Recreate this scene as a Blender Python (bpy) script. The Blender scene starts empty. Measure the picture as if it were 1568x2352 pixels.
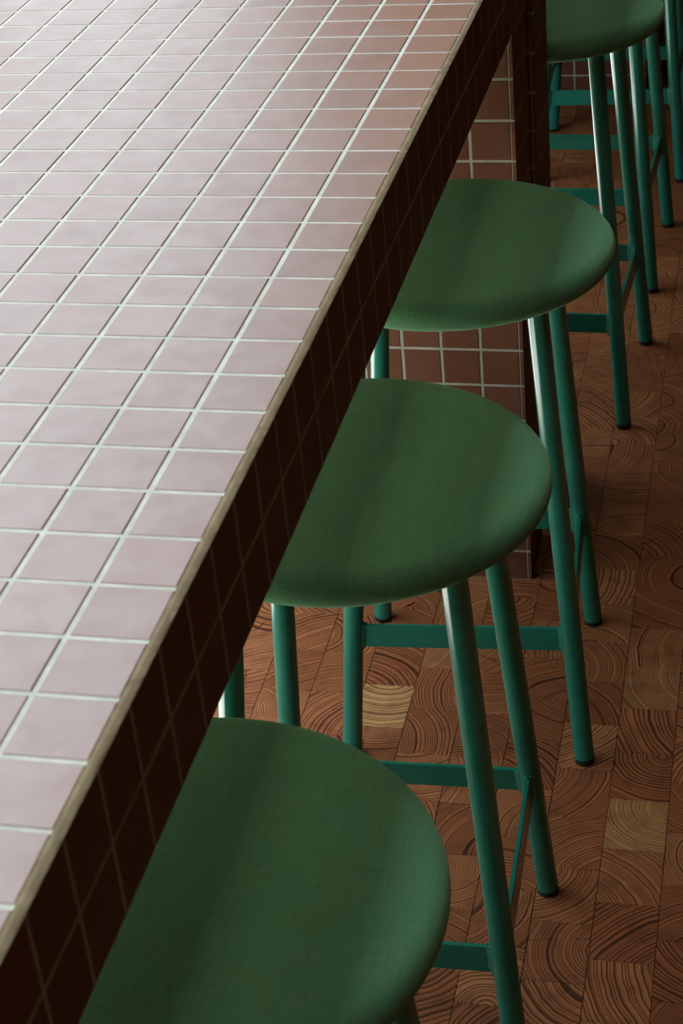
import bpy, bmesh, math, random
import numpy as np
from mathutils import Matrix, Vector

random.seed(7)
C = bpy.context.scene.collection
P = 0.0625                       # one tile pitch in metres
FZ = -16.944                     # the floor, in pitches below the counter top


def W(x, y, z):                  # survey units (tile pitches, counter top = 0) -> metres, floor = 0
    return Vector((x * P, y * P, (z - FZ) * P))


# ------------------------------------------------------------------ camera, sky, exposure
scene = bpy.context.scene
RIGHT = Vector((0.9726829860683722, 0.21604949871605583, -0.0849142079846223))
DOWN = Vector((0.04449429992750775, -0.5325261579525354, -0.8452432480477274))
FWD = Vector((-0.22783341696747575, 0.8183755282270189, -0.5275921046718498))
CAMP = (6.3809, -36.0251, 11.436)
FPX = 4274.496
cam_data = bpy.data.cameras.new('camera')
cam = bpy.data.objects.new('camera', cam_data)
C.objects.link(cam)
m = Matrix.Identity(4)
for r in range(3):
    m[r][0] = RIGHT[r]; m[r][1] = -DOWN[r]; m[r][2] = -FWD[r]; m[r][3] = W(*CAMP)[r]
cam.matrix_world = m
cam_data.sensor_fit = 'HORIZONTAL'
cam_data.sensor_width = 24.0
cam_data.lens = 24.0 * FPX / 1568.0
cam_data.clip_start = 0.05
cam_data.dof.use_dof = True
cam_data.dof.focus_distance = 2.45
cam_data.dof.aperture_fstop = 16.0
scene.camera = cam

world = bpy.data.worlds.new('overcast_sky')
scene.world = world
world.use_nodes = True
bg = world.node_tree.nodes['Background']
bg.inputs['Color'].default_value = (0.77, 0.935, 1.03, 1)
# overcast sky: bright overhead, dim towards the horizon
wt = world.node_tree
w_co = wt.nodes.new('ShaderNodeTexCoord')
w_se = wt.nodes.new('ShaderNodeSeparateXYZ')
wt.links.new(w_co.outputs['Generated'], w_se.inputs[0])
w_mx = wt.nodes.new('ShaderNodeMath'); w_mx.operation = 'MAXIMUM'; w_mx.inputs[1].default_value = 0.0
wt.links.new(w_se.outputs[2], w_mx.inputs[0])
w_ma = wt.nodes.new('ShaderNodeMath'); w_ma.operation = 'MULTIPLY_ADD'
wt.links.new(w_mx.outputs[0], w_ma.inputs[0])
SKY = 9.2
w_ma.inputs[1].default_value = SKY * 0.93
w_ma.inputs[2].default_value = SKY * 0.07
wt.links.new(w_ma.outputs[0], bg.inputs['Strength'])

scene.view_settings.view_transform = 'Standard'
scene.view_settings.look = 'None'
scene.view_settings.gamma = 1.0
scene.view_settings.use_curve_mapping = False
scene.view_settings.exposure = 0.0

sun_data = bpy.data.lights.new('sun', 'SUN')          # runs along the facade: lights the paving outside, not the room
sun_data.energy = 60.0
sun_data.color = (1.0, 0.97, 0.90)
sun_data.angle = 0.009
sun = bpy.data.objects.new('sun', sun_data)
C.objects.link(sun)
sun.location = (-4, -8, 9)
sun.rotation_euler = Vector((-0.03, 0.55, -0.83)).to_track_quat('-Z', 'Y').to_euler()

# room, in metres
WX, EX = -0.757, 4.6              # window wall, inner wall
SY, NY = -5.2, 6.4
CH = 3.55
HEAD = 3.3
FILL_AREA = (-0.26, 0.32, -3.6, 0.75)                          # unseen fill light added over the stools: x0, x1, y0, y1
BAYS = [(-4.9, -1.42, 1.0), (-1.40, 1.95, 0.03)]     # y from, y to, sill; first sill raised to dim the pillar


def portal(y0, y1, sill):        # guides the sky's own light through an opening
    l = bpy.data.lights.new('sky_portal', 'AREA')
    l.shape = 'RECTANGLE'; l.size = HEAD - sill; l.size_y = y1 - y0
    l.cycles.is_portal = True
    o = bpy.data.objects.new('sky_portal', l)
    o.location = (WX - 0.09, (y0 + y1) / 2, (HEAD + sill) / 2)
    o.rotation_euler = (0, -math.pi / 2, 0)
    C.objects.link(o)


for b in BAYS:
    portal(*b)
l = bpy.data.lights.new('seat_fill_light', 'AREA')      # added fill without a real fixture, brightens seats and floor
l.shape = 'RECTANGLE'; l.size = FILL_AREA[1] - FILL_AREA[0]; l.size_y = FILL_AREA[3] - FILL_AREA[2]
l.energy = 19.0; l.color = (1.0, 0.93, 0.80)
o = bpy.data.objects.new('seat_fill_light', l)
o.location = ((FILL_AREA[0] + FILL_AREA[1]) / 2, (FILL_AREA[2] + FILL_AREA[3]) / 2, CH - 0.03)
C.objects.link(o)
l = bpy.data.lights.new('warm_fill_light', 'POINT')              # added unseen light, puts a warm glow on the far tiles
l.energy = 5.5; l.color = (1.0, 0.66, 0.38); l.shadow_soft_size = 0.18
o = bpy.data.objects.new('warm_fill_light', l)
o.location = (-0.50, 2.35, 2.15)
C.objects.link(o)


# ------------------------------------------------------------------ node helpers
def mat(name):
    mt = bpy.data.materials.new(name)
    mt.use_nodes = True
    nt = mt.node_tree
    return mt, nt, nt.nodes['Principled BSDF']


def N(nt, typ, **kw):
    n = nt.nodes.new(typ)
    ins = kw.pop('ins', {})
    for k, v in kw.items():
        setattr(n, k, v)
    for k, v in ins.items():
        if hasattr(v, 'is_output') or isinstance(v, bpy.types.NodeSocket):
            nt.links.new(v, n.inputs[k])
        else:
            n.inputs[k].default_value = v
    return n


def math_(nt, op, a, b=None, c=None, clamp=False):
    n = nt.nodes.new('ShaderNodeMath')
    n.operation = op; n.use_clamp = clamp
    for i, v in enumerate((a, b, c)):
        if v is None:
            continue
        if isinstance(v, bpy.types.NodeSocket):
            nt.links.new(v, n.inputs[i])
        else:
            n.inputs[i].default_value = v
    return n.outputs[0]


def mix(nt, f, a, b, mode='MIX'):
    n = nt.nodes.new('ShaderNodeMix')
    n.data_type = 'RGBA'; n.blend_type = mode
    for s, v in ((n.inputs[0], f), (n.inputs[6], a), (n.inputs[7], b)):
        if isinstance(v, bpy.types.NodeSocket):
            nt.links.new(v, s)
        else:
            s.default_value = v
    return n.outputs[2]


def ramp(nt, f, stops):
    n = nt.nodes.new('ShaderNodeValToRGB')
    el = n.color_ramp.elements
    while len(el) < len(stops):
        el.new(0.5)
    for e, (p, c) in zip(el, stops):
        e.position = p
        e.color = c if len(c) == 4 else (*c, 1)
    nt.links.new(f, n.inputs[0])
    return n.outputs[0]


def smooth(nt, v, a, b, lo=0.0, hi=1.0):
    n = nt.nodes.new('ShaderNodeMapRange')
    n.interpolation_type = 'SMOOTHSTEP'
    nt.links.new(v, n.inputs[0])
    for i, x in ((1, a), (2, b), (3, lo), (4, hi)):
        n.inputs[i].default_value = x
    return n.outputs[0]


def bump(nt, bs, h, strength, dist):
    n = nt.nodes.new('ShaderNodeBump')
    n.inputs['Strength'].default_value = strength
    n.inputs['Distance'].default_value = dist
    nt.links.new(h, n.inputs['Height'])
    nt.links.new(n.outputs[0], bs.inputs['Normal'])


def noise(nt, vec, scale, detail=2.0, rough=0.5, dist=0.0, dims='3D', w=None):
    n = nt.nodes.new('ShaderNodeTexNoise')
    n.noise_dimensions = dims
    if vec is not None:
        nt.links.new(vec, n.inputs['Vector'])
    if w is not None:
        nt.links.new(w, n.inputs['W'])
    n.inputs['Scale'].default_value = scale
    n.inputs['Detail'].default_value = detail
    n.inputs['Roughness'].default_value = rough
    n.inputs['Distortion'].default_value = dist
    return n.outputs[0]


def position(nt):
    return nt.nodes.new('ShaderNodeNewGeometry').outputs['Position']


# ------------------------------------------------------------------ materials
def make_tile_mat(name, spec, r0, r1, gain):
    mt, nt, bs = mat(name)
    pos = position(nt)
    rnd = N(nt, 'ShaderNodeNewGeometry').outputs['Random Per Island']
    orn = N(nt, 'ShaderNodeObjectInfo').outputs['Random']
    r = math_(nt, 'FRACT', math_(nt, 'ADD', math_(nt, 'MULTIPLY', rnd, 3.7), math_(nt, 'MULTIPLY', orn, 7.1)))
    big = noise(nt, pos, 22, 3, 0.55)
    fine = noise(nt, pos, 420, 2, 0.6)
    def g(c):
        return tuple(v * gain for v in c) + (1,)
    base = mix(nt, r, g((0.124, 0.040, 0.019)), g((0.154, 0.054, 0.028)))
    base = mix(nt, smooth(nt, big, 0.35, 0.7), base, g((0.148, 0.058, 0.032)))
    base = mix(nt, math_(nt, 'MULTIPLY', smooth(nt, fine, 0.45, 0.75), 0.10), base, g((0.08, 0.028, 0.016)))
    nt.links.new(base, bs.inputs['Base Color'])
    nt.links.new(smooth(nt, noise(nt, pos, 30, 3, 0.6), 0.3, 0.75, r0, r1), bs.inputs['Roughness'])
    bs.inputs['Specular IOR Level'].default_value = spec
    h = math_(nt, 'ADD', math_(nt, 'MULTIPLY', noise(nt, pos, 55, 2), 1.0), math_(nt, 'MULTIPLY', fine, 0.12))
    bump(nt, bs, h, 0.35, 0.0008)
    return mt


def make_grout_mat(name, c0, c1):
    mt, nt, bs = mat(name)
    pos = position(nt)
    c = mix(nt, smooth(nt, noise(nt, pos, 40, 4, 0.6), 0.35, 0.7), (*c0, 1), (*c1, 1))
    c = mix(nt, smooth(nt, noise(nt, pos, 600, 2, 0.7), 0.62, 0.8), c, (0.22, 0.18, 0.13, 1))
    nt.links.new(c, bs.inputs['Base Color'])
    bs.inputs['Roughness'].default_value = 0.85
    bs.inputs['Specular IOR Level'].default_value = 0.25
    bump(nt, bs, noise(nt, pos, 700, 3, 0.7), 0.5, 0.0006)
    return mt


def make_wood_mat(name, kind):   # kind: OBJECT custom properties or GEOMETRY attributes carry each block's rings
    mt, nt, bs = mat(name)

    def attr(a):
        return N(nt, 'ShaderNodeAttribute', attribute_type=kind, attribute_name=a)
    ring = attr('ring').outputs['Vector']      # ring centre x, y (block space, m) and ring spacing (m)
    tone = attr('tone').outputs['Vector']      # tone, paleness, seed
    if kind == 'OBJECT':
        p = N(nt, 'ShaderNodeTexCoord').outputs['Object']
    else:
        p = attr('local').outputs['Vector']
    sr = N(nt, 'ShaderNodeSeparateXYZ', ins={0: ring}).outputs
    st = N(nt, 'ShaderNodeSeparateXYZ', ins={0: tone}).outputs
    sp = N(nt, 'ShaderNodeSeparateXYZ', ins={0: p}).outputs
    off = N(nt, 'ShaderNodeCombineXYZ', ins={0: math_(nt, 'MULTIPLY', st[2], 31.7), 1: math_(nt, 'MULTIPLY', st[2], 17.3), 2: 0.0}).outputs[0]
    pf = N(nt, 'ShaderNodeCombineXYZ', ins={0: sp[0], 1: sp[1], 2: 0.0}).outputs[0]
    q = N(nt, 'ShaderNodeVectorMath', operation='ADD', ins={0: pf, 1: off}).outputs[0]
    dx = math_(nt, 'SUBTRACT', sp[0], sr[0]); dy = math_(nt, 'SUBTRACT', sp[1], sr[1])
    d = math_(nt, 'SQRT', math_(nt, 'ADD', math_(nt, 'MULTIPLY', dx, dx), math_(nt, 'MULTIPLY', dy, dy)))
    warp = math_(nt, 'MULTIPLY', math_(nt, 'SUBTRACT', noise(nt, q, 14, 2, 0.5), 0.5), 0.012)
    warp2 = math_(nt, 'MULTIPLY', math_(nt, 'SUBTRACT', noise(nt, q, 130, 2, 0.5), 0.5), 0.0009)
    d = math_(nt, 'ADD', math_(nt, 'ADD', d, warp), warp2)
    # ring widths vary with the radius
    rn = noise(nt, None, 55, 1, 0.5, dims='1D', w=math_(nt, 'ADD', d, math_(nt, 'MULTIPLY', st[2], 9.0)))
    d2 = math_(nt, 'ADD', d, math_(nt, 'MULTIPLY', math_(nt, 'SUBTRACT', rn, 0.5), 0.016))
    f = math_(nt, 'FRACT', math_(nt, 'DIVIDE', d2, sr[2]))
    late = ramp(nt, f, [(0.0, (0.25, 0.25, 0.25)), (0.10, (0, 0, 0)), (0.48, (0.12, 0.12, 0.12)), (0.84, (0.9, 0.9, 0.9)), (0.95, (1, 1, 1)), (1.0, (0.5, 0.5, 0.5))])
    early = mix(nt, st[0], (0.300, 0.094, 0.034, 1), (0.440, 0.166, 0.066, 1))
    early = mix(nt, st[1], early, (0.56, 0.31, 0.125, 1))
    dark = mix(nt, st[1], mix(nt, st[0], (0.026, 0.006, 0.003, 1), (0.048, 0.013, 0.006, 1)), (0.16, 0.065, 0.025, 1))
    patch = smooth(nt, noise(nt, q, 24, 3, 0.6), 0.42, 0.75)
    early = mix(nt, math_(nt, 'MULTIPLY', patch, 0.55), early, (0.17, 0.055, 0.024, 1))
    c = mix(nt, math_(nt, 'MULTIPLY', late, 0.92), early, dark)
    pore = smooth(nt, noise(nt, q, 1500, 2, 0.6), 0.40, 0.66)
    c = mix(nt, math_(nt, 'MULTIPLY', pore, 0.22), c, (0.05, 0.018, 0.010, 1))
    # in some blocks a dark drying check runs out from the heart
    cl2 = math_(nt, 'SQRT', math_(nt, 'ADD', math_(nt, 'MULTIPLY', sr[0], sr[0]), math_(nt, 'MULTIPLY', sr[1], sr[1])))
    side = math_(nt, 'DIVIDE', math_(nt, 'SUBTRACT', math_(nt, 'MULTIPLY', dx, sr[1]), math_(nt, 'MULTIPLY', dy, sr[0])), cl2)
    side = math_(nt, 'ADD', side, math_(nt, 'MULTIPLY', math_(nt, 'SUBTRACT', st[2], 0.5), 0.05))
    side = math_(nt, 'ADD', side, math_(nt, 'MULTIPLY', math_(nt, 'SUBTRACT', noise(nt, q, 60, 3, 0.6), 0.5), 0.010))
    chk = smooth(nt, math_(nt, 'ABSOLUTE', side), 0.0004, 0.0034, 1.0, 0.0)
    has = math_(nt, 'GREATER_THAN', math_(nt, 'FRACT', math_(nt, 'MULTIPLY', st[2], 7.31)), 0.68)
    along = smooth(nt, noise(nt, q, 20, 2), 0.38, 0.55)
    c = mix(nt, math_(nt, 'MULTIPLY', math_(nt, 'MULTIPLY', chk, has), math_(nt, 'MULTIPLY', along, 0.75)), c, (0.055, 0.014, 0.006, 1))
    nt.links.new(c, bs.inputs['Base Color'])
    nt.links.new(smooth(nt, noise(nt, q, 35, 2), 0.3, 0.7, 0.40, 0.55), bs.inputs['Roughness'])
    bs.inputs['Specular IOR Level'].default_value = 0.2
    h = math_(nt, 'ADD', math_(nt, 'MULTIPLY', late, 0.6), math_(nt, 'MULTIPLY', pore, -0.25))
    bump(nt, bs, h, 0.25, 0.0004)
    return mt


def make_paint_mat():
    mt, nt, bs = mat('teal_powder_coat')
    pos = position(nt)
    c = mix(nt, smooth(nt, noise(nt, pos, 30, 2), 0.3, 0.7), (0.012, 0.165, 0.118, 1), (0.015, 0.185, 0.135, 1))
    nt.links.new(c, bs.inputs['Base Color'])
    bs.inputs['Roughness'].default_value = 0.17
    bs.inputs['Specular IOR Level'].default_value = 0.5
    bump(nt, bs, noise(nt, pos, 1400, 2, 0.5), 0.12, 0.0003)
    return mt


def make_fabric_mat():
    mt, nt, bs = mat('woven_green_wool')
    tc = N(nt, 'ShaderNodeAttribute', attribute_type='GEOMETRY', attribute_name='cloth').outputs['Vector']
    s = N(nt, 'ShaderNodeSeparateXYZ', ins={0: tc}).outputs
    wob = math_(nt, 'MULTIPLY', math_(nt, 'SUBTRACT', noise(nt, tc, 60, 2), 0.5), 0.0016)
    per = 2 * math.pi / 0.0038
    sx = math_(nt, 'SINE', math_(nt, 'MULTIPLY', math_(nt, 'ADD', s[0], wob), per))
    sy = math_(nt, 'SINE', math_(nt, 'MULTIPLY', math_(nt, 'ADD', s[1], wob), per))
    chk = math_(nt, 'MULTIPLY', sx, sy)
    weave = math_(nt, 'ADD', math_(nt, 'MULTIPLY', chk, 0.5), 0.5)
    slubx = noise(nt, N(nt, 'ShaderNodeMapping', ins={'Vector': tc, 'Scale': (22, 560, 10)}).outputs[0], 1.0, 2, 0.6)
    sluby = noise(nt, N(nt, 'ShaderNodeMapping', ins={'Vector': tc, 'Scale': (560, 22, 10)}).outputs[0], 1.0, 2, 0.6)
    slub = math_(nt, 'MULTIPLY', math_(nt, 'ADD', slubx, sluby), 0.5)
    big = noise(nt, tc, 18, 3)
    c = mix(nt, smooth(nt, slub, 0.25, 0.75), (0.070, 0.186, 0.084, 1), (0.122, 0.282, 0.140, 1))
    c = mix(nt, smooth(nt, weave, 0.1, 0.9), mix(nt, 0.45, c, (0.024, 0.070, 0.033, 1)), c)
    c = mix(nt, math_(nt, 'MULTIPLY', smooth(nt, big, 0.4, 0.7), 0.3), c, (0.054, 0.188, 0.112, 1))
    fl = smooth(nt, noise(nt, tc, 1600, 2, 0.6), 0.66, 0.78)
    c = mix(nt, math_(nt, 'MULTIPLY', fl, 0.5), c, (0.22, 0.40, 0.21, 1))
    nt.links.new(c, bs.inputs['Base Color'])
    bs.inputs['Roughness'].default_value = 0.92
    bs.inputs['Specular IOR Level'].default_value = 0.15
    bs.inputs['Sheen Weight'].default_value = 0.45
    bs.inputs['Sheen Roughness'].default_value = 0.5
    bs.inputs['Sheen Tint'].default_value = (0.45, 0.75, 0.45, 1)
    h = math_(nt, 'ADD', math_(nt, 'MULTIPLY', weave, 0.7), math_(nt, 'MULTIPLY', slub, 0.9))
    bump(nt, bs, h, 0.6, 0.0007)
    return mt


def make_plain(name, col, rough, spec=0.4, var=0.15, scale=20):
    mt, nt, bs = mat(name)
    pos = position(nt)
    d = tuple(v * (1 - var) for v in col)
    c = mix(nt, smooth(nt, noise(nt, pos, scale, 3), 0.3, 0.7), (*col, 1), (*d, 1))
    nt.links.new(c, bs.inputs['Base Color'])
    bs.inputs['Roughness'].default_value = rough
    bs.inputs['Specular IOR Level'].default_value = spec
    return mt


M_TILE = make_tile_mat('brown_tile_wiped_smooth', 1.05, 0.40, 0.47, 1.0)
M_EDGE = make_tile_mat('brown_tile_matt', 0.20, 0.60, 0.66, 1.0)
M_GROUT = make_grout_mat('pale_cement_grout', (0.34, 0.325, 0.27), (0.43, 0.41, 0.35))
M_CORNER_SHADED = make_grout_mat('shade_tinted_corner_grout', (0.26, 0.195, 0.115), (0.34, 0.26, 0.155))  # same grout, browned so the corner's shade is in the colour
M_WOOD = make_wood_mat('end_grain_wood', 'OBJECT')
M_WOODF = make_wood_mat('end_grain_wood_field', 'GEOMETRY')
M_PAINT = make_paint_mat()
M_FABRIC = make_fabric_mat()
M_RUBBER = make_plain('black_rubber', (0.012, 0.012, 0.012), 0.6)
M_JOINT = make_plain('dark_joint_filler', (0.030, 0.013, 0.008), 0.9)
M_CORE = make_plain('dark_board', (0.05, 0.03, 0.02), 0.8)
M_WALL = make_plain('white_plaster', (0.62, 0.60, 0.56), 0.9, 0.2, 0.05, 3)
M_DARKWALL = make_plain('umber_plaster', (0.022, 0.010, 0.005), 0.9, 0.2, 0.15, 3)
M_CEIL = make_plain('ceiling_paint', (0.12, 0.085, 0.055), 0.9, 0.2, 0.05, 3)
M_FRAME = make_plain('window_frame_paint', (0.25, 0.26, 0.25), 0.5)
M_PAVE = make_plain('pale_paving', (0.72, 0.72, 0.70), 0.9, 0.2, 0.2, 2)
M_LAWN = make_plain('dark_lawn', (0.035, 0.05, 0.025), 0.95, 0.1, 0.3, 3)
M_RED = make_plain('orange_scrap', (0.45, 0.09, 0.035), 0.7)
M_LINT = make_plain('fuzz_fibre', (0.10, 0.20, 0.10), 0.9, 0.1)


# ------------------------------------------------------------------ object helpers
def link(name, me, parent=None, material=None, loc=None):
    o = bpy.data.objects.new(name, me)
    C.objects.link(o)
    if material is not None and me is not None and not me.materials:
        me.materials.append(material)
    if parent is not None:
        o.parent = parent
    if loc is not None:
        o.location = loc
    return o


def empty(name, loc=(0, 0, 0), rz=0.0, label=None, cat=None, group=None, kind=None):
    o = bpy.data.objects.new(name, None)
    o.empty_display_size = 0.1
    o.location = loc
    o.rotation_euler = (0, 0, rz)
    C.objects.link(o)
    for k, v in (('label', label), ('category', cat), ('group', group), ('kind', kind)):
        if v:
            o[k] = v
    return o


def bm_mesh(name, bm, smooth_=False):
    me = bpy.data.meshes.new(name)
    bmesh.ops.recalc_face_normals(bm, faces=bm.faces)
    bm.to_mesh(me)
    bm.free()
    if smooth_:
        for f in me.polygons:
            f.use_smooth = True
    return me


def add_box(bm, x0, x1, y0, y1, z0, z1):
    v = [bm.verts.new(p) for p in ((x0, y0, z0), (x1, y0, z0), (x1, y1, z0), (x0, y1, z0), (x0, y0, z1), (x1, y0, z1), (x1, y1, z1), (x0, y1, z1))]
    for f in ((0, 3, 2, 1), (4, 5, 6, 7), (0, 1, 5, 4), (1, 2, 6, 5), (2, 3, 7, 6), (3, 0, 4, 7)):
        bm.faces.new([v[i] for i in f])


def tile_data(w, h, t, e):
    """verts/faces of a tile lying in xy, centred, back at z=-t, face at z=0, chamfered face edge e"""
    a, b = w / 2, h / 2
    V, Fc = [], []
    for (x, y, z) in ((a, b, -t), (a, b, -e), (a - e * 0.3, b - e * 0.3, -e * 0.3), (a - e, b - e, 0)):
        V += [(-x, -y, z), (x, -y, z), (x, y, z), (-x, y, z)]
    for L in range(3):
        for k in range(4):
            k2 = (k + 1) % 4
            Fc.append((L * 4 + k, L * 4 + k2, L * 4 + 4 + k2, L * 4 + 4 + k))
    Fc.append((12, 13, 14, 15))
    return V, Fc


_tile_cache = {}


def tile_mesh(w, h, t=0.008, e=0.0011, material=None):
    k = (round(w, 5), round(h, 5), t, e)
    kk, k = (k, material.name if material else ''), k
    if kk not in _tile_cache:
        V, Fc = tile_data(*k)
        me = bpy.data.meshes.new('tile')
        me.from_pydata(V, [], Fc)
        me.materials.append(material or M_TILE)
        _tile_cache[kk] = me
    return _tile_cache[kk]


def frame(ex, ey, ez, o):
    mm = Matrix.Identity(4)
    for r in range(3):
        mm[r][0] = ex[r]; mm[r][1] = ey[r]; mm[r][2] = ez[r]; mm[r][3] = o[r]
    return mm


UP_FACE = ((1, 0, 0), (0, 1, 0), (0, 0, 1))
RIGHT_FACE = ((0, 1, 0), (0, 0, 1), (1, 0, 0))      # faces +X
FRONT_FACE = ((1, 0, 0), (0, 0, 1), (0, -1, 0))     # faces -Y
LEFT_FACE = ((0, -1, 0), (0, 0, 1), (-1, 0, 0))
BACK_FACE = ((-1, 0, 0), (0, 0, 1), (0, 1, 0))


def jitter(mm, rng, s=0.00025, a=0.004):
    j = Matrix.Translation((rng.uniform(-s, s), rng.uniform(-s, s), rng.uniform(-s * 0.6, s * 0.6)))
    return mm @ j @ Matrix.Rotation(rng.uniform(-a, a), 4, 'X') @ Matrix.Rotation(rng.uniform(-a, a), 4, 'Y')


def pix(v):
    d = Vector(v) - W(*CAMP)
    z = d.dot(FWD)
    if z <= 0.05:
        return None
    return 784 + FPX * d.dot(RIGHT) / z, 1176 + FPX * d.dot(DOWN) / z


def in_frame(v, mg=60):
    p = pix(v)
    return p is not None and -mg < p[0] < 1568 + mg and -mg < p[1] < 2352 + mg


class Field:                     # alike pieces outside the frame, joined
    def __init__(s):
        s.V, s.F = [], []

    def add(s, data, mm):
        n = len(s.V)
        s.V += [tuple(mm @ Vector(v)) for v in data[0]]
        s.F += [tuple(i + n for i in f) for f in data[1]]

    def build(s, name, material, parent):
        if not s.V:
            return
        me = bpy.data.meshes.new(name)
        me.from_pydata(s.V, [], s.F)
        o = link(name, me, parent, material)
        o['kind'] = 'stuff'
        return o


# ------------------------------------------------------------------ the room
def structure(name, bm, material):
    o = link(name, bm_mesh(name, bm), None, material)
    o['kind'] = 'structure'
    return o


T = 0.2
TW = 0.06
bm = bmesh.new()                                            # wall with the window bays
ys = [SY - T] + [v for b in BAYS for v in b[:2]] + [NY + T]
for i in range(0, len(ys), 2):
    add_box(bm, WX - TW, WX, ys[i], ys[i + 1], 0, CH)
for y0, y1, sill in BAYS:
    add_box(bm, WX - TW, WX, y0, y1, HEAD, CH)
    add_box(bm, WX - TW, WX, y0, y1, 0, sill)
structure('wall_left', bm, M_DARKWALL)
for n, (y0, y1, sill) in enumerate(BAYS, 1):
    w = empty('window_%d' % n, (WX - 0.03, (y0 + y1) / 2, sill), kind='structure')
    hw, hh = (y1 - y0) / 2, HEAD - sill
    bm = bmesh.new()
    for s_ in (-1, 1):
        add_box(bm, -0.014, 0.014, min(s_ * hw, s_ * (hw - 0.02)), max(s_ * hw, s_ * (hw - 0.02)), 0, hh)
    add_box(bm, -0.014, 0.014, -hw + 0.02, hw - 0.02, 0, 0.03)
    add_box(bm, -0.014, 0.014, -hw + 0.02, hw - 0.02, hh - 0.03, hh)
    link('window_frame', bm_mesh('window_frame', bm), w, M_FRAME)
    k = int(round(2 * hw / 1.5))
    for q in range(1, k):
        bm = bmesh.new()
        yq = -hw + 2 * hw * q / k
        add_box(bm, -0.012, 0.012, yq - 0.008, yq + 0.008, 0.03, hh - 0.03)
        link('mullion', bm_mesh('mullion', bm), w, M_FRAME)
bm = bmesh.new(); add_box(bm, EX, EX + T, SY - T, NY + T, 0, CH); structure('wall_right', bm, M_DARKWALL)
bm = bmesh.new(); add_box(bm, WX, EX, NY, NY + T, 0, CH); structure('wall_back', bm, M_DARKWALL)
bm = bmesh.new(); add_box(bm, WX, EX, SY - T, SY, 0, CH); structure('wall_front', bm, M_DARKWALL)
bm = bmesh.new()
add_box(bm, WX - TW, EX + T, SY - T, NY + T, CH, CH + 0.1)
structure('ceiling', bm, M_CEIL)
bm = bmesh.new(); add_box(bm, WX - TW - 0.7, WX - TW - 0.01, -40, 40, -0.3, -0.05); structure('bounce_strip_outside', bm, M_PAVE)  # unseen pale strip, shaped to bounce sun onto the stool legs
bm = bmesh.new(); add_box(bm, -40, WX - TW - 0.7, -40, 40, -0.3, -0.06); structure('ground_outside', bm, M_LAWN)
bm = bmesh.new(); add_box(bm, -4.4, -3.6, -20, 20, -0.06, 1.7); structure('sky_blocker_outside', bm, M_LAWN)  # unseen box added to cut low sky light under the counter

# ------------------------------------------------------------------ the end-grain floor
TH = 0.022
bm = bmesh.new(); add_box(bm, WX - TW, EX + T, SY - T, NY + T, -0.16, -0.0035)
floor = structure('floor', bm, M_JOINT)
SL = -0.0125                                                # the courses run slightly off the counter's line
COLS = [-3.52, -2.23, -0.93, 0.335, 1.60, 2.90, 4.25]       # course joints at y = 0 (pitches)
while COLS[0] * P > WX:
    COLS.insert(0, COLS[0] - 1.29)
while COLS[-1] * P < EX:
    COLS.append(COLS[-1] + 1.30)
PHASE = {-3.52: 0.10, -2.23: -0.75, -0.93: -0.76, 0.335: -0.04, 1.60: 0.78, 2.90: -0.16, 4.25: 0.55}
BP = 1.668                                                  # block pitch along a course
GAP = 0.0004
rng = random.Random(21)


def block_data(w, l):
    a, b, e = w / 2, l / 2, 0.0005
    V = []
    for (x, y, z) in ((a, b, -TH), (a, b, -e), (a - e, b - e, 0)):
        V += [(-x, -y, z), (x, -y, z), (x, y, z), (-x, y, z)]
    Fc = []
    for L in range(2):
        for k in range(4):
            k2 = (k + 1) % 4
            Fc.append((L * 4 + k, L * 4 + k2, L * 4 + 4 + k2, L * 4 + 4 + k))
    Fc.append((8, 9, 10, 11))
    return V, Fc


PALE = {}                                                   # (course, y) of the yellowish sapwood blocks
for (cx, y, v) in ((2.90, 0.65, 0.42), (2.90, -4.3, 0.62), (-3.52, -1.0, 0.75), (-2.23, 2.4, 0.2), (1.60, 5.0, 0.12), (0.335, -9.1, 0.1)):
    PALE[(cx, round((y - PHASE[cx]) / BP - 0.5))] = v


def block_spec(c, k):
    r = random.Random(int(c * 1000) * 7919 + k * 131)
    ang = r.uniform(0, 2 * math.pi)
    dist = r.choice((r.uniform(0.05, 0.08), r.uniform(0.07, 0.13), r.uniform(0.10, 0.22)))
    if r.random() < 0.035:
        dist = r.uniform(0.025, 0.042)
    sp = r.choice((r.uniform(0.0030, 0.0045), r.uniform(0.0042, 0.0090)))
    return (math.cos(ang) * dist, math.sin(ang) * dist, sp), (r.random(), PALE.get((c, k), 0.0 if r.random() < 0.93 else r.uniform(0.05, 0.2)), r.random())


blocks = []
for i in range(len(COLS) - 1):
    c0, c1 = COLS[i], COLS[i + 1]
    ph = PHASE.get(c0, rng.uniform(0, BP))
    k0 = math.floor((SY / P - ph) / BP); k1 = math.ceil((NY / P - ph) / BP)
    for k in range(k0, k1):
        yc = ph + (k + 0.5) * BP
        xc = (c0 + c1) / 2 + SL * yc
        x0, x1 = xc * P - (c1 - c0) * P / 2, xc * P + (c1 - c0) * P / 2
        if x1 < WX + 0.002 or x0 > EX - 0.002:
            continue
        a0, a1 = max(x0, WX) + 0.0001, min(x1, EX) - 0.0001
        if a1 - a0 < 0.004:
            continue
        blocks.append((c0, k, (a0 + a1) / 2, yc * P, a1 - a0 - GAP, BP * P - GAP))


def hidden(x, y):                # under the counter's near part nothing of the floor shows
    p = pix((x, y, 0))
    return p is None


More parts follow.
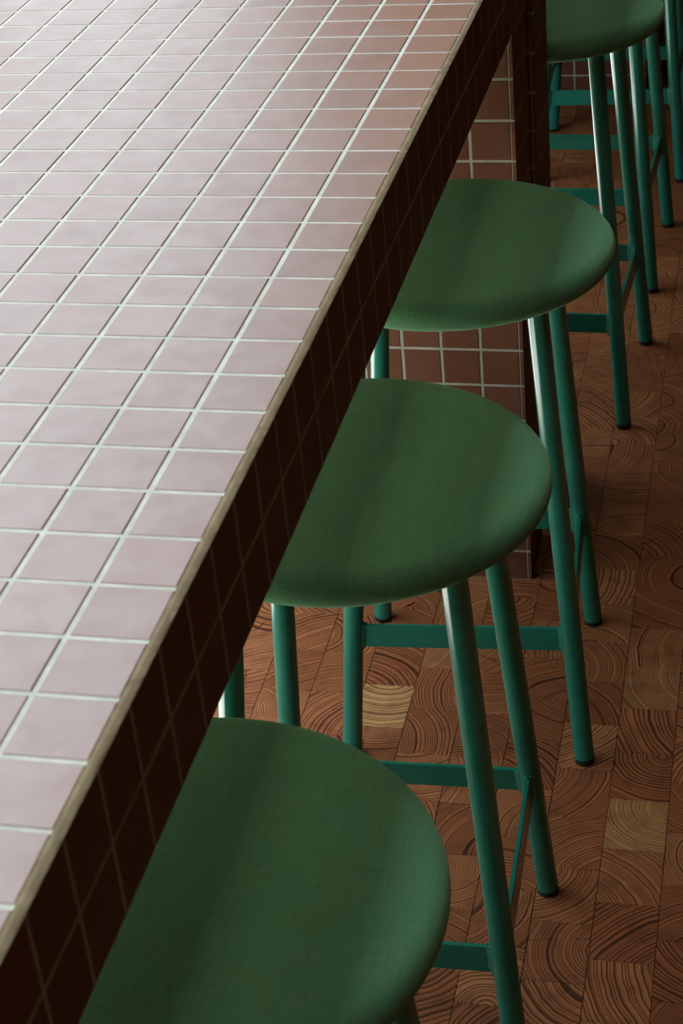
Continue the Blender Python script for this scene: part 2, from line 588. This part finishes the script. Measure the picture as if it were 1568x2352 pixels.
vis, rest = [], []
for b in blocks:
    (vis if in_frame((b[2], b[3], 0), 70) else rest).append(b)
vis.sort(key=lambda b: -((pix((b[2], b[3], 0))[0]) / 900.0 + 0.0) + ((Vector((b[2], b[3], 0)) - W(*CAMP)).length) * 0.45)
rest += vis[300:]; vis = vis[:300]
bc = {}
rot = math.atan(-SL)
for c, k, x, y, w, l in vis:
    key = (round(w, 5), round(l, 5))
    if key not in bc:
        me = bpy.data.meshes.new('wood_block'); V, Fc = block_data(*key); me.from_pydata(V, [], Fc); me.materials.append(M_WOOD); bc[key] = me
    o = link('wood_block', bc[key], floor)
    r = random.Random(int(c * 997) + k * 31)
    o.location = (x, y, r.uniform(-0.0003, 0.0003))
    o.rotation_euler = (r.uniform(-0.0012, 0.0012), r.uniform(-0.0012, 0.0012), rot)
    o['ring'], o['tone'] = block_spec(c, k)
# the blocks beyond the frame, joined, each with its own rings
n = len(rest)
V, Fc, loc_, rg_, tn_ = [], [], [], [], []
for c, k, x, y, w, l in rest:
    d = block_data(w, l); b0 = len(V)
    rg, tn = block_spec(c, k)
    cr, sr = math.cos(rot), math.sin(rot)
    for p in d[0]:
        V.append((x + p[0] * cr - p[1] * sr, y + p[0] * sr + p[1] * cr, p[2]))
        loc_.append(p); rg_.append(rg); tn_.append(tn)
    Fc += [tuple(i + b0 for i in f) for f in d[1]]
me = bpy.data.meshes.new('wood_block_field')
me.from_pydata(V, [], Fc)
for nm, arr in (('local', loc_), ('ring', rg_), ('tone', tn_)):
    at = me.attributes.new(nm, 'FLOAT_VECTOR', 'POINT')
    at.data.foreach_set('vector', np.array(arr, np.float32).ravel())
o = link('wood_block_field', me, floor, M_WOODF)
o['kind'] = 'stuff'

# ------------------------------------------------------------------ the tiled counter
XE, XF, ZT = -0.058, 0.0455, -0.0745                        # top tile edge, front tile face, front tile top
ZM0, ZM1, ZB = -1.005, -1.072, -1.985                       # front rows
TS = 0.931                                                  # tile size in pitches
NX, Y0, Y1 = 12, -33, 47
counter = empty('bar_counter', W(0, 0, FZ), label='long bar counter covered in small square brown tiles with pale grout', cat='counter')


def cl(v):                                                  # survey -> counter space (same axes)
    return W(*v)


REC = 0.0009                                                # grout sits this far below the tile faces
bm = bmesh.new()                                            # the grouted core, in section x-z, extruded along y
xl = -(NX) - 0.03
sec = [(xl * P, -REC), ((XE) * P - 0.0012, -REC), (XE * P - 0.0002, -REC * 0.9), (XF * P - 0.0003, ZT * P - 0.0002), (XF * P - 0.0003, ZT * P - 0.0014), (XF * P - 0.0003, (ZB - 0.02) * P), (xl * P, (ZB - 0.02) * P)]
ends = []
for yy in ((Y0 - 0.03) * P, (Y1 + 0.03) * P):
    ends.append([bm.verts.new((x, yy, z - FZ * P)) for x, z in sec])
for i in range(len(sec)):
    j = (i + 1) % len(sec)
    bm.faces.new((ends[0][i], ends[0][j], ends[1][j], ends[1][i]))
bm.faces.new(ends[0]); bm.faces.new(ends[1][::-1])
link('grout_bed', bm_mesh('grout_bed', bm), counter, M_GROUT)

# the wide hand-struck joint along the corner
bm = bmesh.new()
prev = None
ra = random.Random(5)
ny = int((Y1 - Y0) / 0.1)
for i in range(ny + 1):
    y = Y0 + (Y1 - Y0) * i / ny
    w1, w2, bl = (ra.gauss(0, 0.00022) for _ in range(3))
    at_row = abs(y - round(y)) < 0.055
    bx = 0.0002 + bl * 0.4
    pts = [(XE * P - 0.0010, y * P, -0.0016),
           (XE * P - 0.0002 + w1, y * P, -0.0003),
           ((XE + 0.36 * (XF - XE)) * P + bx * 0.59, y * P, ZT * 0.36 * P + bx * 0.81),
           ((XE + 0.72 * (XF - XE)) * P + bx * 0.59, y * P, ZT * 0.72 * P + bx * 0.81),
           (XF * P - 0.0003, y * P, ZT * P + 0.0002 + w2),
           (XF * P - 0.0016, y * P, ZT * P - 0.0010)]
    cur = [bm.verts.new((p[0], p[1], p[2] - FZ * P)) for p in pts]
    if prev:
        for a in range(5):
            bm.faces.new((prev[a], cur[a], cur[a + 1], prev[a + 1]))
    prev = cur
link('corner_joint', bm_mesh('corner_joint', bm), counter, M_CORNER_SHADED)

tf = Field()
rt = random.Random(11)
nt_ = 0
td = tile_data(TS * P, TS * P, 0.008, 0.0011)
tops = []
for j in range(Y0, Y1):
    for i in range(NX):
        x0 = -i - 1 + 0.0345 if i else -1 + 0.0345
        x1 = -i - 0.0345 if i else XE
        tops.append(((x0 + x1) / 2, j + 0.5, x1 - x0))
shown = [t for t in tops if in_frame(W(t[0], t[1], 0), 45)]
print('top tiles in frame', len(shown))
for (x, y, w) in tops:
    mm = jitter(Matrix.Translation(W(x, y, 0)), rt, 0.0002, 0.0032)
    if in_frame(W(x, y, 0), 45):
        o = link('tile', tile_mesh(w * P, TS * P), counter)
        o.matrix_local = mm
    else:
        tf.add(tile_data(w * P, TS * P, 0.008, 0.0011), mm)
nf = 0
ef = Field()
for j in range(Y0, Y1):
    for (z1, z0) in ((ZT, ZM0), (ZM1, ZB)):
        ctr = W(XF, j + 0.5, (z0 + z1) / 2)
        mm = jitter(frame(*RIGHT_FACE, ctr), rt, 0.0002, 0.0032)
        if in_frame(ctr, 60):
            o = link('edge_tile', tile_mesh(TS * P, (z1 - z0) * P, 0.008, 0.0006, M_EDGE), counter)
            o.matrix_local = mm; nf += 1
        else:
            ef.add(tile_data(TS * P, (z1 - z0) * P, 0.008, 0.0011), mm)
print('front tiles', nf)
tf.build('tile_field', M_TILE, counter)
ef.build('edge_tile_field', M_EDGE, counter)


def pillar(ya, yb, phase, xr, far=False):
    """a tiled slab leg across the counter: front face at ya, right face flush with the counter's front"""
    ztop = ZB - 0.025
    xl_ = -11.9
    pl = empty('support_pillar')
    pl.parent = counter
    pl.location = (0, 0, 0)
    bm = bmesh.new()
    add_box(bm, xl_ * P, xr * P - REC, ya * P + REC, yb * P - REC, 0.0, (ztop - FZ) * P)
    me = bm_mesh('grout_bed', bm)
    # sits in the counter, its faces carry the tiles
    link('grout_bed', me, pl, M_GROUT)
    f = Field()
    rows = []
    z = phase
    while z < ztop:
        z += 1
    while z - 1 > FZ - 1:
        top, bot = min(z - 0.034, ztop), max(z - 1 + 0.034, FZ + 0.012)
        if top - bot > 0.05:
            rows.append((bot, top))
        z -= 1
    tt = 0.0955                                             # thickness of the side tiles seen edge-on, in pitches
    xs, x = [], xr - tt - 0.03
    while x - 0.5 > xl_:
        xs.append((max(x - TS, xl_), x)); x -= 1
    jobs = []
    for (b, t) in rows:
        for (a, c) in xs:
            jobs.append((FRONT_FACE, (a + c) / 2, ya, (b + t) / 2, c - a, t - b, 0.006))
            jobs.append((BACK_FACE, (a + c) / 2, yb, (b + t) / 2, c - a, t - b, 0.006))
        half = (yb - ya - 0.067) / 2
        for q in range(2):
            y0 = ya + q * (half + 0.067)
            jobs.append((RIGHT_FACE, xr, y0 + half / 2, (b + t) / 2, half, t - b, tt * P))
    for (fr, x, y, z, w, h, th) in jobs:
        ctr = W(x, y, z)
        mm = jitter(frame(*fr, ctr), rt, 0.0002, 0.003)
        back = fr is BACK_FACE
        if in_frame(ctr, 25) and not back and x > -4.6:
            o = link('tile', tile_mesh(w * P, h * P, th, 0.0011, M_EDGE), pl)
            o.matrix_local = mm
        else:
            f.add(tile_data(w * P, h * P, th, 0.0011), mm)
    f.build('tile_field', M_EDGE, pl)


pillar(5.076, 7.25, -0.046, XF)
pillar(8.65, 10.95, -0.65, XF)
pillar(42.4, 44.7, -0.046, XF)
pillar(-30.0, -27.7, -0.046, XF)

# ------------------------------------------------------------------ the stools
A1, A2, B1, B2 = 2.751, 2.791, 1.897, 1.822                 # half spread of the legs at the floor and at z = -5.5
LZ = -5.5
RT = 0.0145                                                 # tube radius
BTOP, BBOT = -13.33, -13.90                                 # foot rail


def leg_xy(z):
    k = (z - FZ) / (LZ - FZ)
    return A1 + (B1 - A1) * k, A2 + (B2 - A2) * k


def tube(bm, a, b, r, seg=24, cap=True, rb=None):
    a, b = Vector(a), Vector(b)
    d = (b - a).normalized()
    u = d.cross(Vector((0, 1, 0.3))).normalized(); v = d.cross(u)
    rb = r if rb is None else rb
    R0 = [bm.verts.new(a + r * (math.cos(t) * u + math.sin(t) * v)) for t in (2 * math.pi * i / seg for i in range(seg))]
    R1 = [bm.verts.new(b + rb * (math.cos(t) * u + math.sin(t) * v)) for t in (2 * math.pi * i / seg for i in range(seg))]
    for i in range(seg):
        j = (i + 1) % seg
        bm.faces.new((R0[i], R0[j], R1[j], R1[i]))
    if cap:
        bm.faces.new(R0[::-1]); bm.faces.new(R1)


def smooth_angle(me, ang=0.7):
    for p in me.polygons:
        p.use_smooth = True
    bmx = bmesh.new(); bmx.from_mesh(me)
    for e in bmx.edges:
        if len(e.link_faces) == 2 and e.calc_face_angle(0) > ang:
            e.smooth = False
    bmx.to_mesh(me); bmx.free()


SR, SZ, STH = 3.44, -4.93, 0.30                             # seat radius, mid height, rim radius


def seat_meshes():
    R, t, zc = SR * P, STH * P, (SZ - FZ) * P
    prof = []                                               # r, z of the cushion: dished top, full round rim, flat base
    for i in range(15):
        k = i / 14
        r = (R - t) * k
        dish = -0.0055 * (1 - k * k) ** 1.3
        prof.append((r, zc + t + 0.0012 * math.sin(k * math.pi) + dish * 0.9))
    for i in range(1, 13):
        a = math.pi / 2 - math.pi * i / 12
        ca = math.cos(a)
        prof.append((R - t + t * (abs(ca) ** 0.85), zc + t * math.sin(a)))
    prof.append((R - t - 0.012, zc - t - 0.0005))
    seg = 96
    bm = bmesh.new()
    rings = []
    for (r, z) in prof:
        if r < 1e-6:
            rings.append([bm.verts.new((0, 0, z))])
        else:
            rings.append([bm.verts.new((r * math.cos(2 * math.pi * i / seg), r * math.sin(2 * math.pi * i / seg), z)) for i in range(seg)])
    for a, b in zip(rings, rings[1:]):
        for i in range(seg):
            j = (i + 1) % seg
            if len(a) == 1:
                bm.faces.new((a[0], b[i], b[j]))
            else:
                bm.faces.new((a[i], b[i], b[j], a[j]))
    bm.faces.new(rings[-1][::-1])
    rings_n = [len(r) for r in rings]
    arc = [0.0]
    for (r0, z0), (r1, z1) in zip(prof, prof[1:]):
        arc.append(arc[-1] + math.hypot(r1 - r0, z1 - z0))
    cushion = bm_mesh('seat', bm, True)
    cl_ = []
    for a, rg in zip(arc, rings_n):
        for i in range(rg):
            cl_ += [a * math.cos(2 * math.pi * i / seg), a * math.sin(2 * math.pi * i / seg), 0.0]
    cushion.attributes.new('cloth', 'FLOAT_VECTOR', 'POINT').data.foreach_set('vector', np.array(cl_, np.float32))
    cushion.materials.append(M_FABRIC)
    bm = bmesh.new()                                        # welded plate under the cushion
    for z0, z1, r in ((zc - t - 0.004, zc - t - 0.0006, R - t - 0.03),):
        tube(bm, (0, 0, z0), (0, 0, z1), r, 64)
    plate = bm_mesh('seat_plate', bm)
    smooth_angle(plate)
    plate.materials.append(M_PAINT)
    # stray wool fibres around the rim
    rf = random.Random(3)
    V, Fc = [], []
    for _ in range(1500):
        a = rf.uniform(0, 2 * math.pi)
        b = rf.uniform(-1.2, 1.2)
        rr = R - t + t * math.cos(b)
        p = Vector((rr * math.cos(a), rr * math.sin(a), zc + t * math.sin(b)))
        nrm = Vector((math.cos(b) * math.cos(a), math.cos(b) * math.sin(a), math.sin(b)))
        d = (nrm + 0.8 * Vector((rf.gauss(0, 1), rf.gauss(0, 1), rf.gauss(0, 1))).normalized()).normalized()
        L = rf.uniform(0.0008, 0.0034)
        s = d.cross(Vector((0.3, 0.5, 0.8))).normalized() * 0.00006
        s2 = d.cross(s).normalized() * 0.00006
        m1 = p + d * L * 0.55
        q = m1 + (d + 0.6 * Vector((rf.gauss(0, 1), rf.gauss(0, 1), rf.gauss(0, 1))).normalized()).normalized() * L * 0.5
        n0 = len(V)
        V += [p + s, p - s, p + s2, m1 + s * .7, m1 - s * .7, m1 + s2 * .7, q]
        for x, y in ((0, 1), (1, 2), (2, 0)):
            Fc.append((n0 + x, n0 + y, n0 + 3 + y, n0 + 3 + x)); Fc.append((n0 + 3 + x, n0 + 3 + y, n0 + 6))
    fz = bpy.data.meshes.new('fuzz')
    fz.from_pydata([tuple(v) for v in V], [], Fc)
    fz.materials.append(M_LINT)
    return cushion, plate, fz


ZTOP = (SZ - STH - FZ) * P - 0.004                          # underside of the plate, metres above the floor
SIGN = {'near_right': (1, -1), 'far_right': (1, 1), 'far_left': (-1, 1), 'near_left': (-1, -1)}


def at_z(sx, sy, zm):
    a, b = leg_xy(zm / P + FZ)
    return Vector((sx * a * P, sy * b * P, zm))


def leg_meshes(sx, sy):
    bm = bmesh.new()
    top = at_z(sx, sy, ZTOP + 0.002)
    bot = at_z(sx, sy, 0.010)
    tube(bm, bot, top, RT, 32)
    leg = bm_mesh('leg', bm); smooth_angle(leg); leg.materials.append(M_PAINT)
    bm = bmesh.new()
    f = at_z(sx, sy, 0.0)
    tube(bm, (f.x, f.y, 0.0), at_z(sx, sy, 0.0022), RT * 0.86, 24, rb=RT * 0.99)
    tube(bm, at_z(sx, sy, 0.0022), at_z(sx, sy, 0.0105), RT * 0.99, 24)
    foot = bm_mesh('rubber_foot', bm); smooth_angle(foot); foot.materials.append(M_RUBBER)
    return leg, foot


def rail_mesh(s0, s1):
    """flat bar on edge between two legs, with the welds at its ends"""
    zt_, zb_ = (BTOP - FZ) * P, (BBOT - FZ) * P
    th = 0.0030
    a0, a1 = at_z(*s0, zb_), at_z(*s0, zt_)
    b0, b1 = at_z(*s1, zb_), at_z(*s1, zt_)
    d = (b0 - a0).normalized()
    nrm = Vector((-d.y, d.x, 0))
    bm = bmesh.new()
    tilt0 = (a0 + b0) / 2; tilt1 = (a1 + b1) / 2
    A0, A1_ = a0 + d * 0.004, a1 + d * 0.004
    B0, B1_ = b0 - d * 0.004, b1 - d * 0.004
    vs = []
    for (p, q) in ((A0, A1_), (B0, B1_)):
        vs.append([bm.verts.new(p - nrm * th), bm.verts.new(p + nrm * th), bm.verts.new(q + nrm * th), bm.verts.new(q - nrm * th)])
    for i in range(4):
        j = (i + 1) % 4
        bm.faces.new((vs[0][i], vs[0][j], vs[1][j], vs[1][i]))
    bm.faces.new(vs[0][::-1]); bm.faces.new(vs[1])
    bmesh.ops.recalc_face_normals(bm, faces=bm.faces)
    bmesh.ops.bevel(bm, geom=list(bm.edges), offset=0.0007, segments=2, affect='EDGES')
    rail = bm_mesh('foot_rail', bm); smooth_angle(rail, 0.9); rail.materials.append(M_PAINT)
    return rail, d, nrm, (a0, a1, b0, b1)


def weld_mesh(p0, p1, d, nrm):
    """fillet from the leg out onto the rail, lumpy bead on top"""
    bm = bmesh.new()
    rw = random.Random(int(abs(p0.x * 1e5)) + int(abs(p0.y * 1e4)))
    ext = 0.0045
    h0 = p0 - Vector((0, 0, 0.004)); h1 = p1 + Vector((0, 0, 0.0015))
    steps = 8
    prev = None
    for i in range(steps + 1):
        k = i / steps
        c = h0.lerp(h1, k)
        e = ext * (0.25 + 0.75 * min(1, k * 5)) * (1 if k < 0.95 else 0.6)
        ring = [bm.verts.new(c + d * (RT * 0.55) - nrm * 0.0090), bm.verts.new(c + d * (RT + e * 0.45) - nrm * 0.0048), bm.verts.new(c + d * (RT + e) - nrm * 0.0031),
                bm.verts.new(c + d * (RT + e) + nrm * 0.0031), bm.verts.new(c + d * (RT + e * 0.45) + nrm * 0.0048), bm.verts.new(c + d * (RT * 0.55) + nrm * 0.0090)]
        if prev:
            for a in range(6):
                b = (a + 1) % 6
                bm.faces.new((prev[a], prev[b], ring[b], ring[a]))
        else:
            bm.faces.new(ring[::-1])
        prev = ring
    bm.faces.new(prev)
    for i in range(5):
        s = h1 + d * (RT + ext * rw.uniform(-0.4, 0.9)) + nrm * rw.uniform(-0.003, 0.003) + Vector((0, 0, rw.uniform(-0.0008, 0.001)))
        r = rw.uniform(0.0014, 0.0024)
        bmesh.ops.create_icosphere(bm, subdivisions=2, radius=r, matrix=Matrix.Translation(s) @ Matrix.Diagonal((1, 1, 0.9, 1)))
    w = bm_mesh('weld', bm); smooth_angle(w, 1.0); w.materials.append(M_PAINT)
    return w


CUSH, PLATE, FUZZ = seat_meshes()
LEGS = {k: leg_meshes(*s) for k, s in SIGN.items()}
ORDER = ['near_left', 'near_right', 'far_right', 'far_left']
RAILS = []
for i in range(4):
    s0, s1 = SIGN[ORDER[i]], SIGN[ORDER[(i + 1) % 4]]
    me, d, nrm, (a0, a1, b0, b1) = rail_mesh(s0, s1)
    RAILS.append((me, weld_mesh(a0, a1, d, nrm), weld_mesh(b0, b1, -d, nrm)))


def stool(x, y, rz, label, seat_shift=(0, 0)):
    t = empty('bar_stool', W(x, y, FZ), rz, label, 'stool', 'green stools along the tiled counter')
    se = link('seat', CUSH, t)
    se.location = (seat_shift[0] * P, seat_shift[1] * P, 0)
    se.rotation_euler = (0, 0, 0)
    fu = link('fuzz', FUZZ, se)
    fu['kind'] = 'stuff'
    pl = link('seat_plate', PLATE, t)
    pl.location = (seat_shift[0] * P * 0.5, seat_shift[1] * P * 0.5, 0)
    for k in ORDER:
        lg = link('leg', LEGS[k][0], t)
        link('rubber_foot', LEGS[k][1], lg)
    for (me, w0, w1) in RAILS:
        rl = link('foot_rail', me, t)
        link('weld', w0, rl); link('weld', w1, rl)
    return t


STOOLS = [
    (-0.77, -19.60, 0.03, (0.0, -0.2), 'nearest green stool, its round seat cut off by the bottom of the photo'),
    (-0.696, -9.534, 0.037, (-0.05, -0.2), 'second green stool from the front, whole right half of its round seat showing'),
    (-0.68, 0.315, 0.069, (0.05, -0.5), 'third green stool from the front, just in front of the tiled pillar'),
    (-0.923, 16.383, -0.037, (0.22, -0.7), 'fourth green stool from the front, behind the pillars, seat cut off by the top edge'),
    (-0.861, 25.82, -0.028, (0.0, -0.3), 'fifth green stool from the front, only its legs and foot rails showing'),
    (-0.658, 35.504, 0.023, (0.0, -0.3), 'farthest green stool, legs in the top right corner before the far tiled pillar'),
]
for (x, y, rz, sh, lb) in STOOLS:
    stool(x, y, rz, lb, sh)

# ------------------------------------------------------------------ two scraps on the floor
def scrap(name, loc, size, material, label, seed):
    r = random.Random(seed)
    bm = bmesh.new()
    bmesh.ops.create_icosphere(bm, subdivisions=2, radius=1.0)
    for v in bm.verts:
        v.co *= r.uniform(0.75, 1.15)
        v.co.x *= size[0]; v.co.y *= size[1]; v.co.z = (v.co.z + 1.0) * size[2]
        v.co.y += 0.35 * size[1] * math.sin(v.co.x / size[0] * 2.0)
    zmin = min(v.co.z for v in bm.verts)
    for v in bm.verts:
        v.co.z -= zmin
    o = link(name, bm_mesh(name, bm, True), None, material, loc)
    o['label'] = label; o['category'] = 'scrap'
    return o


s = scrap('paper_scrap', W(-3.06, 3.62, FZ), (0.0105, 0.0040, 0.0012), M_RED, 'tiny orange-red scrap lying on the wooden floor near a stool foot', 2)
s.rotation_euler = (0, 0, 0.45)
scrap('rubber_crumb', W(0.11, 5.25, FZ), (0.0048, 0.0062, 0.0022), M_RUBBER, 'tiny black crumb on the wooden floor beside the near tiled pillar', 4)
